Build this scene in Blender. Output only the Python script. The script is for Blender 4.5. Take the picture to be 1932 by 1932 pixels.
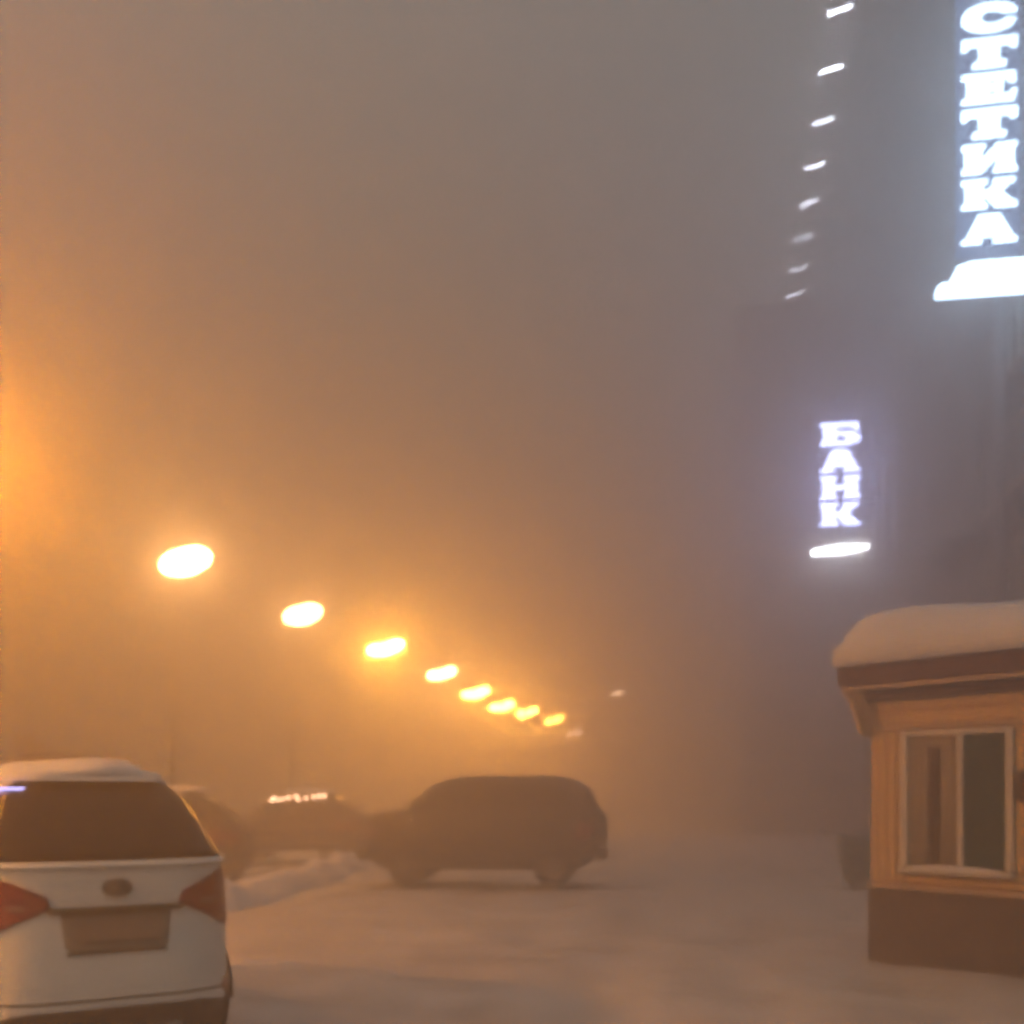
import bpy, math, random
from mathutils import Vector, Matrix, noise
from mathutils.geometry import tessellate_polygon

random.seed(7)
sc = bpy.context.scene
for o in list(bpy.data.objects):
    bpy.data.objects.remove(o)

# ------------------------------------------------------------------ camera
CAM_H = 1.87
cam = bpy.data.cameras.new('camera')
cam.sensor_width = 36.0
cam.lens = 36.0 * 2080.0 / 1932.0
cam.shift_y = (1500.0 - 966.0) / 1932.0        # level phone picture, cropped from its upper part
cam.clip_start = 0.1
cam.clip_end = 2000.0
cam.dof.use_dof = True                          # hand-held night shot, focus hunting in front of everything
cam.dof.focus_distance = 2.6
cam.dof.aperture_fstop = 2.5
cam_o = bpy.data.objects.new('camera', cam)
sc.collection.objects.link(cam_o)
cam_o.location = (0, 0, CAM_H)
cam_o.rotation_euler = (math.radians(90), 0, 0)
sc.camera = cam_o

# ------------------------------------------------------------------ world: night, fog lit by the city
w = bpy.data.worlds.new('World')
sc.world = w
w.use_nodes = True
nt = w.node_tree
nt.nodes.clear()
out = nt.nodes.new('ShaderNodeOutputWorld')
sky = nt.nodes.new('ShaderNodeTexSky')
sky.sky_type = 'NISHITA'
sky.sun_disc = False
sky.sun_elevation = math.radians(-6)
sky.sun_rotation = math.radians(40)
bg = nt.nodes.new('ShaderNodeBackground')
bg.inputs['Strength'].default_value = 0.05
glow = nt.nodes.new('ShaderNodeBackground')
glow.inputs['Color'].default_value = (0.43, 0.455, 0.44, 1)
glow.inputs['Strength'].default_value = 0.95
add = nt.nodes.new('ShaderNodeAddShader')
nt.links.new(sky.outputs[0], bg.inputs['Color'])
nt.links.new(bg.outputs[0], add.inputs[0])
nt.links.new(glow.outputs[0], add.inputs[1])
nt.links.new(add.outputs[0], out.inputs['Surface'])

# ------------------------------------------------------------------ exposure and renderer
vs = sc.view_settings
vs.view_transform = 'Standard'
vs.look = 'None'
vs.gamma = 1.0
vs.use_curve_mapping = False
vs.exposure = 0.03
sc.render.engine = 'CYCLES'
cy = sc.cycles
cy.use_denoising = True
cy.denoiser = 'OPENIMAGEDENOISE'
cy.denoising_input_passes = 'RGB'
cy.max_bounces = 5
cy.diffuse_bounces = 2
cy.glossy_bounces = 2
cy.transmission_bounces = 2
cy.volume_bounces = 2
cy.transparent_max_bounces = 8
cy.sample_clamp_indirect = 1.6
cy.use_light_tree = False
cy.use_adaptive_sampling = False
cy.caustics_reflective = False
cy.caustics_refractive = False

FOG_DENSITY = 0.046
FOG_G = 0.76
LAMP = 178.0      # radiant intensity of one street lamp
SIGN = 12.0

# ------------------------------------------------------------------ helpers
def V(*a):
    return Vector(a)


class MB:
    """collects verts / faces, then links ONE mesh object"""
    def __init__(s):
        s.v, s.f, s.m = [], [], []

    def add(s, vs_, fs, mi=0):
        b = len(s.v)
        s.v += [tuple(p) for p in vs_]
        s.f += [tuple(i + b for i in f) for f in fs]
        s.m += [mi] * len(fs)

    def box(s, a, b, mi=0):
        x0, y0, z0 = a
        x1, y1, z1 = b
        s.add([(x0, y0, z0), (x1, y0, z0), (x1, y1, z0), (x0, y1, z0),
               (x0, y0, z1), (x1, y0, z1), (x1, y1, z1), (x0, y1, z1)],
              [(0, 3, 2, 1), (4, 5, 6, 7), (0, 1, 5, 4), (1, 2, 6, 5), (2, 3, 7, 6), (3, 0, 4, 7)], mi)
        return s

    def bbox(s, a, b, r=0.01, mi=0):
        """box with chamfered vertical-plane edges (all twelve edges cut)"""
        x0, y0, z0 = a
        x1, y1, z1 = b
        vs_, idx = [], {}
        for ix in (0, 1):
            for iy in (0, 1):
                for iz in (0, 1):
                    X, Y, Z = (x0, x1)[ix], (y0, y1)[iy], (z0, z1)[iz]
                    sx, sy, sz = (r, -r)[ix], (r, -r)[iy], (r, -r)[iz]
                    for ax in range(3):
                        p = [X + sx, Y + sy, Z + sz]
                        p[ax] = (X, Y, Z)[ax]
                        idx[(ix, iy, iz, ax)] = len(vs_)
                        vs_.append(tuple(p))
        fs = []
        for ax in range(3):
            o1, o2 = [k for k in range(3) if k != ax]
            for e in (0, 1):
                q = []
                for a1, a2 in ((0, 0), (1, 0), (1, 1), (0, 1)):
                    t = [0, 0, 0]
                    t[ax] = e
                    t[o1] = a1
                    t[o2] = a2
                    q.append(idx[(*t, ax)])
                fs.append(tuple(q))
            # edges running along ax
            for a1 in (0, 1):
                for a2 in (0, 1):
                    q = []
                    for e, k in ((0, o1), (1, o1), (1, o2), (0, o2)):
                        t = [0, 0, 0]
                        t[ax] = e
                        t[o1] = a1
                        t[o2] = a2
                        q.append(idx[(*t, k)])
                    fs.append(tuple(q))
        for ix in (0, 1):
            for iy in (0, 1):
                for iz in (0, 1):
                    fs.append(tuple(idx[(ix, iy, iz, ax)] for ax in range(3)))
        s.add(vs_, fs, mi)
        return s

    def tube(s, pts, rad, n=8, cap=True, mi=0):
        pts = [Vector(p) for p in pts]
        if not hasattr(rad, '__len__'):
            rad = [rad] * len(pts)
        vs_, fs = [], []
        for i, p in enumerate(pts):
            d = (pts[min(i + 1, len(pts) - 1)] - pts[max(i - 1, 0)]).normalized()
            up = V(0, 0, 1) if abs(d.z) < 0.9 else V(1, 0, 0)
            a = d.cross(up).normalized()
            b = d.cross(a).normalized()
            for k in range(n):
                t = 2 * math.pi * k / n
                vs_.append(p + (a * math.cos(t) + b * math.sin(t)) * rad[i])
        for i in range(len(pts) - 1):
            for k in range(n):
                k2 = (k + 1) % n
                fs.append((i * n + k, i * n + k2, (i + 1) * n + k2, (i + 1) * n + k))
        if cap:
            fs.append(tuple(range(n))[::-1])
            fs.append(tuple((len(pts) - 1) * n + k for k in range(n)))
        s.add(vs_, fs, mi)
        return s

    def ellipsoid(s, c, r, nu=16, nv=10, rot=None, mi=0, zmin=-1.0):
        c = Vector(c)
        vs_, fs = [], []
        for j in range(nv + 1):
            ph = math.pi * j / nv
            for i in range(nu):
                th = 2 * math.pi * i / nu
                z = max(math.cos(ph), zmin)
                p = V(math.sin(ph) * math.cos(th) * r[0], math.sin(ph) * math.sin(th) * r[1], z * r[2])
                if rot:
                    p = rot @ p
                vs_.append(c + p)
        for j in range(nv):
            for i in range(nu):
                i2 = (i + 1) % nu
                fs.append((j * nu + i, (j + 1) * nu + i, (j + 1) * nu + i2, j * nu + i2))
        s.add(vs_, fs, mi)
        return s

    def prism(s, loops, fn, t0, t1, mi=0):
        """outline (first) and holes extruded from t0 to t1; fn(u, v, t) -> point"""
        flat = [p for l in loops for p in l]
        tris = tessellate_polygon([[V(p[0], p[1], 0) for p in l] for l in loops])
        n = len(flat)
        vs_ = [fn(p[0], p[1], t0) for p in flat] + [fn(p[0], p[1], t1) for p in flat]
        fs = []
        for t in tris:
            fs.append(tuple(t))
            fs.append(tuple(i + n for i in t)[::-1])
        b = 0
        for l in loops:
            for i in range(len(l)):
                j = (i + 1) % len(l)
                fs.append((b + i, b + j, b + j + n, b + i + n))
            b += len(l)
        s.add(vs_, fs, mi)
        return s

    def mesh(s, name, mats, smooth=False):
        me = bpy.data.meshes.new(name)
        me.from_pydata(s.v, [], s.f)
        if not isinstance(mats, (list, tuple)):
            mats = [mats]
        for m in mats:
            me.materials.append(m)
        for i, p in enumerate(me.polygons):
            p.material_index = s.m[i]
            p.use_smooth = smooth
        me.validate()
        import bmesh
        bm = bmesh.new()
        bm.from_mesh(me)
        bmesh.ops.remove_doubles(bm, verts=bm.verts, dist=1e-5)
        bmesh.ops.recalc_face_normals(bm, faces=bm.faces)
        bm.to_mesh(me)
        bm.free()
        return me

    def build(s, name, mats, parent=None, smooth=False):
        return link(name, s.mesh(name, mats, smooth), parent)


def link(name, me, parent=None):
    o = bpy.data.objects.new(name, me)
    sc.collection.objects.link(o)
    if parent:
        o.parent = parent
    return o


def tag(o, label=None, cat=None, group=None, kind=None):
    if label:
        o['label'] = label
    if cat:
        o['category'] = cat
    if group:
        o['group'] = group
    if kind:
        o['kind'] = kind
    return o


def empty(name, loc, rz=0.0):
    o = bpy.data.objects.new(name, None)
    sc.collection.objects.link(o)
    o.location = loc
    o.rotation_euler = (0, 0, rz)
    return o


# ------------------------------------------------------------------ materials
def mat(name, col, rough=0.6, metal=0.0, var=0.0, scale=6.0, bump=0.0, bscale=40.0, spec=0.5, col2=None, coat=0.0):
    m = bpy.data.materials.new(name)
    m.use_nodes = True
    t = m.node_tree
    b = t.nodes['Principled BSDF']
    b.inputs['Base Color'].default_value = (*col, 1)
    b.inputs['Roughness'].default_value = rough
    b.inputs['Metallic'].default_value = metal
    b.inputs['Specular IOR Level'].default_value = spec
    b.inputs['Coat Weight'].default_value = coat
    tc = t.nodes.new('ShaderNodeTexCoord')
    if var > 0 or col2:
        n = t.nodes.new('ShaderNodeTexNoise')
        n.inputs['Scale'].default_value = scale
        n.inputs['Detail'].default_value = 6
        n.inputs['Roughness'].default_value = 0.65
        t.links.new(tc.outputs['Object'], n.inputs['Vector'])
        r = t.nodes.new('ShaderNodeValToRGB')
        r.color_ramp.elements[0].position = 0.32
        r.color_ramp.elements[1].position = 0.68
        c2 = col2 or tuple(min(1, c * (1 + var)) for c in col)
        c1 = col if col2 else tuple(c * (1 - var) for c in col)
        r.color_ramp.elements[0].color = (*c1, 1)
        r.color_ramp.elements[1].color = (*c2, 1)
        t.links.new(n.outputs['Fac'], r.inputs['Fac'])
        t.links.new(r.outputs['Color'], b.inputs['Base Color'])
    if bump > 0:
        n2 = t.nodes.new('ShaderNodeTexNoise')
        n2.inputs['Scale'].default_value = bscale
        n2.inputs['Detail'].default_value = 5
        t.links.new(tc.outputs['Object'], n2.inputs['Vector'])
        bp = t.nodes.new('ShaderNodeBump')
        bp.inputs['Strength'].default_value = bump
        bp.inputs['Distance'].default_value = 0.03
        t.links.new(n2.outputs['Fac'], bp.inputs['Height'])
        t.links.new(bp.outputs['Normal'], b.inputs['Normal'])
    return m


def emit(name, col, strength):
    m = bpy.data.materials.new(name)
    m.use_nodes = True
    t = m.node_tree
    t.nodes.clear()
    o = t.nodes.new('ShaderNodeOutputMaterial')
    e = t.nodes.new('ShaderNodeEmission')
    e.inputs['Color'].default_value = (*col, 1)
    e.inputs['Strength'].default_value = strength
    t.links.new(e.outputs[0], o.inputs['Surface'])
    return m


M = {}
M['snow'] = mat('snow', (0.84, 0.85, 0.87), 0.75, var=0.06, scale=1.2, bump=0.35, bscale=14, spec=0.25)
M['trodden'] = mat('trodden_snow', (0.48, 0.47, 0.45), 0.85, col2=(0.74, 0.74, 0.74), scale=0.9, bump=1.0, bscale=4, spec=0.2)
M['white_paint'] = mat('white_paint', (0.80, 0.80, 0.77), 0.35, var=0.07, scale=3, coat=0.4)
M['dark_paint'] = mat('dark_paint', (0.035, 0.033, 0.032), 0.45, var=0.25, scale=3, coat=0.2)
M['grey_paint'] = mat('grey_paint', (0.05, 0.043, 0.04), 0.5, var=0.25, scale=3)
M['brown_paint'] = mat('brown_paint', (0.07, 0.04, 0.03), 0.5, var=0.25, scale=3)
M['glass'] = mat('dark_glass', (0.012, 0.010, 0.010), 0.3, var=0.5, scale=5, spec=0.22)
M['rubber'] = mat('rubber', (0.02, 0.02, 0.02), 0.85, var=0.3)
M['plastic'] = mat('black_plastic', (0.03, 0.026, 0.024), 0.7, var=0.3, bump=0.2)
M['iced'] = mat('iced_rim', (0.16, 0.15, 0.14), 0.7, var=0.4, scale=9)
M['rim'] = mat('rim_metal', (0.35, 0.35, 0.36), 0.35, metal=0.8, var=0.1)
M['red_lens'] = mat('red_lens', (0.21, 0.012, 0.010), 0.25, var=0.3, scale=20, coat=0.5)
M['clear_lens'] = mat('clear_lens', (0.26, 0.15, 0.13), 0.2, var=0.1, scale=20, coat=0.5)
M['emblem'] = mat('emblem_metal', (0.22, 0.20, 0.19), 0.35, metal=0.6, var=0.2)
M['plate'] = mat('dirty_plate', (0.27, 0.235, 0.195), 0.7, var=0.35, scale=14)
M['chrome'] = mat('dirty_trim', (0.10, 0.075, 0.05), 0.4, metal=0.3, var=0.3)
M['pole'] = mat('pole_metal', (0.05, 0.042, 0.036), 0.9, var=0.25, spec=0.1)
M['facade'] = mat('facade_plaster', (0.10, 0.098, 0.105), 0.85, var=0.16, scale=0.6, bump=0.3, bscale=8)
M['wing'] = mat('dark_wing_plaster', (0.13, 0.125, 0.13), 0.85, var=0.2, scale=0.7, bump=0.3, bscale=8)
M['rib'] = mat('facade_rib', (0.34, 0.33, 0.34), 0.8, var=0.12, scale=1.5)
M['frame_white'] = mat('window_frame_paint', (0.70, 0.65, 0.56), 0.5, var=0.12, scale=9)
M['wall_wood'] = mat('ochre_wood', (0.68, 0.46, 0.21), 0.7, var=0.16, scale=7, bump=0.25, bscale=30)
M['wall_board'] = mat('ochre_board', (0.72, 0.50, 0.25), 0.65, var=0.14, scale=9, bump=0.2, bscale=40)
M['plinth'] = mat('brown_cladding', (0.13, 0.105, 0.09), 0.75, var=0.22, scale=6, bump=0.3)
M['fascia'] = mat('maroon_fascia', (0.085, 0.042, 0.036), 0.6, var=0.2, scale=5)
M['moulding'] = mat('moulding', (0.58, 0.44, 0.30), 0.6, var=0.12)
M['curtain'] = mat('curtain', (0.42, 0.35, 0.25), 0.9, var=0.2, scale=12)
M['pane_dark'] = mat('dark_pane', (0.04, 0.075, 0.072), 0.18, var=0.3, scale=3)
M['board_sign'] = mat('dark_board', (0.06, 0.04, 0.03), 0.6, var=0.4, scale=14)
M['bin'] = mat('bin_metal', (0.13, 0.18, 0.18), 0.6, var=0.25, scale=4, bump=0.2)
M['bark'] = mat('bark', (0.07, 0.045, 0.03), 0.9, var=0.3)
M['steel'] = mat('dark_steel', (0.07, 0.07, 0.08), 0.5, metal=0.5, var=0.2)
LAMP_COL = {'sodium': (1.0, 0.30, 0.012), 'amber': (1.0, 0.36, 0.045), 'pale': (1.0, 0.46, 0.14), 'faint': (1.0, 0.60, 0.36)}
M['led'] = emit('led_tube', (0.80, 0.84, 1.0), 140)
M['sign'] = emit('sign_white', (0.52, 0.74, 1.0), SIGN)
M['panel'] = emit('blue_lit_panel', (0.22, 0.36, 1.0), 0.5)
M['sign_b'] = emit('sign_blue_white', (0.46, 0.52, 1.0), 28.0)
M['sign_bar'] = emit('sign_bar_white', (0.9, 0.95, 1.0), 40)
M['marker'] = emit('marker_lamp', (1.0, 0.5, 0.28), 9)
M['strip'] = emit('blue_strip', (0.5, 0.45, 1.0), 2.5)  # reflection colour for the white car's rear window

# road frame: its direction runs to the vanishing point, right of the picture's middle
VX = 384.0 / 2080.0
VN = math.sqrt(1 + VX * VX)
RD = V(VX / VN, 1 / VN, 0)
RW = V(1 / VN, -VX / VN, 0)
ROAD_ROT = -math.atan(VX)


def road(lat, s, z=0.0):
    return RW * lat + RD * s + V(0, 0, z)


# ------------------------------------------------------------------ ground
def ground_h(x, y):
    h = 0.06 * noise.noise(V(x * 0.22, y * 0.22, 1.3)) + 0.075 * noise.noise(V(x * 0.9, y * 0.6, 4.0))
    h += 0.022 * noise.noise(V(x * 3.1, y * 2.4, 9.0))
    p = V(x, y, 0)
    lat = p.dot(RW)
    # wheel ruts run along the drive
    for c, wd, dp in ((-1.1, 0.28, 0.05), (0.55, 0.28, 0.05), (-2.6, 0.32, 0.035), (1.9, 0.3, 0.03)):
        q = (lat - c - 0.25 * noise.noise(V(y * 0.12, c, 0))) / wd
        h -= dp * math.exp(-q * q) * (1 if y < 70 else 0)
    return h - 0.03


def axis(lim, n, near):
    a = []
    for i in range(n + 1):
        t = 2 * i / n - 1
        a.append(math.copysign(near * abs(t) + (lim - near) * abs(t) ** 4, t))
    return a


mb = MB()
xs = axis(300, 150, 14)
ys = []
y = -40.0
while y < 320:
    ys.append(y)
    y += 0.16 if 4 < y < 14 else 0.32 if 2 < y < 34 else max(1.0, abs(y) * 0.07)
vs_ = [(x, yy, ground_h(x, yy)) for yy in ys for x in xs]
n = len(xs)
fs = [(j * n + i, j * n + i + 1, (j + 1) * n + i + 1, (j + 1) * n + i) for j in range(len(ys) - 1) for i in range(n - 1)]
mb.add(vs_, fs)
g = mb.build('ground', M['trodden'], smooth=True)
tag(g, 'snow covered yard and road with trodden tracks', kind='structure')


# snow piled along the edge of the cleared drive
def ridge(name, pts, wid, hgt, label, seed):
    mb = MB()
    P = [Vector(p) for p in pts]
    N, K = 70, 12
    vs_, fs = [], []
    for i in range(N + 1):
        t = i / N * (len(P) - 1)
        k = min(int(t), len(P) - 2)
        p = P[k].lerp(P[k + 1], t - k)
        d = (P[k + 1] - P[k]).normalized()
        a = V(d.y, -d.x, 0)
        e = min(1, min(i, N - i) / 6)
        ww = wid * (0.8 + 0.35 * noise.noise(V(i * 0.16, seed, 0))) * (0.3 + 0.7 * e)
        hh = hgt * (0.8 + 0.6 * noise.noise(V(i * 0.21, seed, 5))) * e
        for j in range(K + 1):
            u = 2 * j / K - 1
            q = p + a * u * ww
            z = -0.08 + (hh + 0.1) * max(0, math.cos(u * math.pi / 2)) ** 1.3
            z += 0.06 * noise.noise(V(q.x * 1.7, q.y * 1.7, seed)) * (1 - abs(u))
            vs_.append((q.x, q.y, z + (0.0 if abs(u) < 0.99 else -0.1)))
    m = K + 1
    for i in range(N):
        for j in range(K):
            fs.append((i * m + j, i * m + j + 1, (i + 1) * m + j + 1, (i + 1) * m + j))
    mb.add(vs_, fs)
    o = mb.build(name, M['snow'], smooth=True)
    return tag(o, label, 'snow bank')


ridge('snow_bank', [(-5.6, 14.5, 0), (-4.9, 19.0, 0), (-4.35, 25, 0), (-4.1, 31, 0)], 0.8, 0.42,
      'pale ploughed snow bank running from the white car to the dark off-road car', 2.0)

# ------------------------------------------------------------------ cars: shells lofted over height
def sup(c, p):
    return math.copysign(abs(c) ** p, c)


class Shell:
    """levels: (z, rear_y, front_y, half_width, exponent)"""
    def __init__(s, levels):
        s.L = levels

    def at(s, z):
        L = s.L
        if z <= L[0][0]:
            return L[0][1:]
        for a, b in zip(L, L[1:]):
            if a[0] <= z <= b[0]:
                t = (z - a[0]) / max(1e-6, b[0] - a[0])
                return tuple(a[k] + (b[k] - a[k]) * t for k in range(1, 5))
        return L[-1][1:]

    def ring(s, z, N=64):
        r, f, w_, n_ = s.at(z)
        yc, hl = (r + f) / 2, (f - r) / 2
        out_ = []
        for k in range(N):
            t = 2 * math.pi * k / N
            out_.append((w_ * sup(math.cos(t), 2 / n_), yc + hl * sup(math.sin(t), 2 / n_), z))
        return out_

    def shell(s, sub=4, N=64):
        mb = MB()
        zs = []
        for a, b in zip(s.L, s.L[1:]):
            zs += [a[0] + (b[0] - a[0]) * k / sub for k in range(sub)]
        zs.append(s.L[-1][0])
        vs_ = []
        for z in zs:
            vs_ += s.ring(z, N)
        fs = []
        for j in range(len(zs) - 1):
            for k in range(N):
                k2 = (k + 1) % N
                fs.append((j * N + k, j * N + k2, (j + 1) * N + k2, (j + 1) * N + k))
        fs.append(tuple(range(N))[::-1])
        top = len(vs_)
        r, f, w_, n_ = s.at(zs[-1])
        vs_.append((0, (r + f) / 2, zs[-1] + 0.03))
        b = (len(zs) - 1) * N
        for k in range(N):
            fs.append((b + k, b + (k + 1) % N, top))
        mb.add(vs_, fs)
        return mb

    def end_pt(s, xf, z, front=False, off=0.0):
        r, f, w_, n_ = s.at(z)
        yc, hl = (r + f) / 2, (f - r) / 2
        q = (1 - min(0.9999, abs(xf)) ** n_) ** (1 / n_)
        sg = 1 if front else -1
        y_ = yc + sg * hl * q
        # outward direction in plan
        nx = sup(xf, n_ - 1) / w_
        ny = sg * q ** (n_ - 1) / hl
        l = math.hypot(nx, ny) or 1
        return V(xf * w_ + nx / l * off, y_ + ny / l * off, z)

    def side_pt(s, y_, z, side, off=0.0):
        r, f, w_, n_ = s.at(z)
        yc, hl = (r + f) / 2, (f - r) / 2
        yy = max(-0.999, min(0.999, (y_ - yc) / hl))
        x_ = w_ * (1 - abs(yy) ** n_) ** (1 / n_)
        return V(side * (x_ + off), y_, z)

    def patch(s, rows, kind, off=0.012, cols=14, sub=4, side=1, front=False, back=-0.02):
        """rows: (z, a, b[, curve]) - a strip of skin standing proud of the shell, with its own edge"""
        R = []
        for a, b in zip(rows, rows[1:]):
            for k in range(sub):
                t = k / sub
                R.append(tuple(a[i] + (b[i] - a[i]) * t for i in range(3)))
        R.append(tuple(rows[-1][:3]))
        mb = MB()
        vs_ = []
        for o_ in (off, back):
            for z, a, b in R:
                for c in range(cols + 1):
                    u = a + (b - a) * c / cols
                    if kind == 'end':
                        vs_.append(s.end_pt(u, z, front, o_))
                    else:
                        vs_.append(s.side_pt(u, z, side, o_))
        m = cols + 1
        nR = len(R)
        fs = []
        for j in range(nR - 1):
            for c in range(cols):
                q = (j * m + c, j * m + c + 1, (j + 1) * m + c + 1, (j + 1) * m + c)
                fs.append(q)
                fs.append(tuple(i + nR * m for i in q)[::-1])
        B = nR * m
        edge = [(0, c) for c in range(m)] + [(j, m - 1) for j in range(1, nR)] + \
               [(nR - 1, c) for c in range(m - 2, -1, -1)] + [(j, 0) for j in range(nR - 2, 0, -1)]
        for k in range(len(edge)):
            a, b = edge[k], edge[(k + 1) % len(edge)]
            ia, ib = a[0] * m + a[1], b[0] * m + b[1]
            fs.append((ia, ib, ib + B, ia + B))
        mb.add(vs_, fs)
        return mb


def wheel(parent, x, y_, r, wd, snow=False):
    mb = MB()
    prof = [(-wd / 2, r * 0.62), (-wd / 2, r * 0.9), (-wd * 0.36, r), (wd * 0.36, r), (wd / 2, r * 0.9), (wd / 2, r * 0.62)]
    N = 26
    vs_, fs = [], []
    for a, rr in prof:
        for k in range(N):
            t = 2 * math.pi * k / N
            vs_.append((x + a, y_ + rr * math.cos(t), r + rr * math.sin(t)))
    for i in range(len(prof) - 1):
        for k in range(N):
            k2 = (k + 1) % N
            fs.append((i * N + k, i * N + k2, (i + 1) * N + k2, (i + 1) * N + k))
    mb.add(vs_, fs)
    wh = mb.build('wheel', M['rubber'], parent, True)
    mb = MB()
    sg = 1 if x > 0 else -1
    mb.tube([(x - sg * wd * 0.4, y_, r), (x + sg * wd * 0.3, y_, r)], r * 0.62, 20)
    for k in range(5):
        t = 2 * math.pi * k / 5
        mb.tube([(x + sg * wd * 0.36, y_, r), (x + sg * wd * 0.36, y_ + r * .6 * math.cos(t), r + r * .6 * math.sin(t))], 0.035, 6)
    mb.build('rim', M['iced'] if snow else M['rim'], wh, False)
    return wh


def snow_blanket(sh, z0, hgt, name, parent, seed, y0=None, y1=None, inset=0.93, drop=0.02, crown=0.0):
    r, f, w_, n_ = sh.at(z0)
    if y0 is None:
        y0, y1 = r + 0.06, f - 0.1
    mb = MB()
    NX, NY = 18, 26
    vs_, fs = [], []
    for lay in (0, 1):
        for j in range(NY + 1):
            for i in range(NX + 1):
                u, v = 2 * i / NX - 1, 2 * j / NY - 1
                # square to rounded
                du = u * math.sqrt(1 - 0.35 * v * v)
                dv = v * math.sqrt(1 - 0.35 * u * u)
                x_ = du * w_ * inset
                y_ = (y0 + y1) / 2 + dv * (y1 - y0) / 2
                e = max(0.0, 1 - max(abs(u), abs(v)) ** 6)
                k = 0.75 + 0.9 * noise.noise(V(x_ * 3.4, y_ * 1.8, seed))
                z = z0 - drop + (hgt * e ** 0.5 * max(0.25, k) + drop if lay else 0) - crown * du * du
                vs_.append((x_, y_, z))
    m = NX + 1
    B = m * (NY + 1)
    for j in range(NY):
        for i in range(NX):
            q = (j * m + i, j * m + i + 1, (j + 1) * m + i + 1, (j + 1) * m + i)
            fs.append(q[::-1])
            fs.append(tuple(k + B for k in q))
    ed = [(0, i) for i in range(m)] + [(j, NX) for j in range(1, NY + 1)] + [(NY, i) for i in range(NX - 1, -1, -1)] + [(j, 0) for j in range(NY - 1, 0, -1)]
    for k in range(len(ed)):
        a, b = ed[k], ed[(k + 1) % len(ed)]
        ia, ib = a[0] * m + a[1], b[0] * m + b[1]
        fs.append((ia, ib, ib + B, ia + B))
    mb.add(vs_, fs)
    return mb.build(name, M['snow'], parent, True)


# ------------------------------------------------------------------ white car, its back to us
WS = Shell([(0.30, 0.06, 4.42, 0.78, 6), (0.42, -0.02, 4.50, 0.83, 5.5), (0.62, -0.03, 4.55, 0.855, 5),
            (0.86, 0.00, 4.54, 0.865, 4.8), (1.12, 0.04, 4.45, 0.86, 4.6), (1.30, 0.05, 4.20, 0.85, 4.6),
            (1.40, 0.06, 3.50, 0.83, 4.6), (1.46, 0.12, 3.30, 0.80, 4.6), (1.68, 0.38, 2.95, 0.735, 4.4),
            (1.86, 0.62, 2.75, 0.665, 4.2), (1.96, 0.76, 2.6, 0.59, 4.0), (2.02, 0.88, 2.5, 0.48, 3.6), (2.06, 1.02, 2.35, 0.30, 3.2)])
WS.L = [(z, a, b, c * 1.10, d) for z, a, b, c, d in WS.L]
wc = empty('parked_car', (-2.65, 7.42, 0), math.radians(32))
tag(wc, 'white hatchback utility car with red tail lights, parked nearest, its back to us', 'car', 'cars standing in the snowy yard')
WS.shell(5, 96).build('body', M['white_paint'], wc, True)
WS.patch([(1.43, -.90, .90), (1.68, -.90, .90), (1.86, -.88, .88), (1.965, -.82, .82)], 'end', 0.010, 22).build('rear_window', M['glass'], wc, True)
tg = WS.patch([(1.385, -.985, .985), (1.425, -.97, .97)], 'end', 0.03, 30)
tg.build('tailgate_lip', M['white_paint'], wc, True)
for sd in (-1, 1):
    rows = [(0.93, .84, .955), (1.02, .68, .995), (1.12, .44, .9985), (1.20, .47, .999), (1.28, .66, .999), (1.345, .84, .998)]
    rows = [(z, a * sd, b * sd) for z, a, b in rows]
    tl = WS.patch(rows, 'end', 0.022, 16).build('tail_light', M['red_lens'], wc, True)
    rows = [(1.11, .60, .70), (1.145, .60, .71)]
    WS.patch([(z, a * sd, b * sd) for z, a, b in rows], 'end', 0.030, 8).build('reverse_lens', M['clear_lens'], tl, True)
    # side glass and doors lines on each flank
    WS.patch([(1.45, 0.55, 1.55), (1.80, 0.85, 1.55)], 'side', 0.008, 12, side=sd).build('side_window', M['glass'], wc, True)
    WS.patch([(1.45, 1.62, 2.95), (1.80, 1.62, 2.45)], 'side', 0.008, 12, side=sd).build('side_window', M['glass'], wc, True)
    WS.patch([(0.47, .82, .93), (0.54, .82, .93)] if sd > 0 else [(0.47, -.93, -.82), (0.54, -.93, -.82)], 'end', 0.014, 6).build('reflector', M['red_lens'], wc, True)
    mb = MB()
    mb.ellipsoid((sd * 1.05, 3.15, 1.42), (0.12, 0.07, 0.09), 12, 8)
    mb.tube([(sd * 0.88, 3.2, 1.38), (sd * 1.0, 3.17, 1.40)], 0.03, 6)
    mb.build('wing_mirror', M['white_paint'], wc, True)
    for yy in (0.78, 3.55):
        mb = MB()
        pts = [(sd * 0.90, yy + 0.40 * math.cos(t * math.pi / 12), 0.36 + 0.40 * math.sin(t * math.pi / 12)) for t in range(13)]
        mb.tube(pts, 0.014, 6)
        mb.build('wheel_arch', M['plastic'], wc, True)
WS.patch([(1.085, -.46, .46), (1.12, -.46, .46)], 'end', 0.035, 22).build('number_plate_garnish', M['chrome'], wc, True)
rec = WS.patch([(0.83, -.31, .31), (0.86, -.35, .35), (1.08, -.38, .38)], 'end', 0.006, 18).build('plate_recess', M['plate'], wc, True)
mb = MB()
mb.bbox((-0.26, -0.035, 0.90), (0.26, -0.012, 1.012), 0.004)
pl = mb.build('number_plate', mat('plate_face', (0.26, 0.20, 0.16), 0.6, var=0.25, scale=30), rec)
WS.patch([(0.815, -.34, .34), (0.83, -.34, .34)], 'end', 0.02, 16).build('recess_lip', M['chrome'], rec, True)
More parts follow.
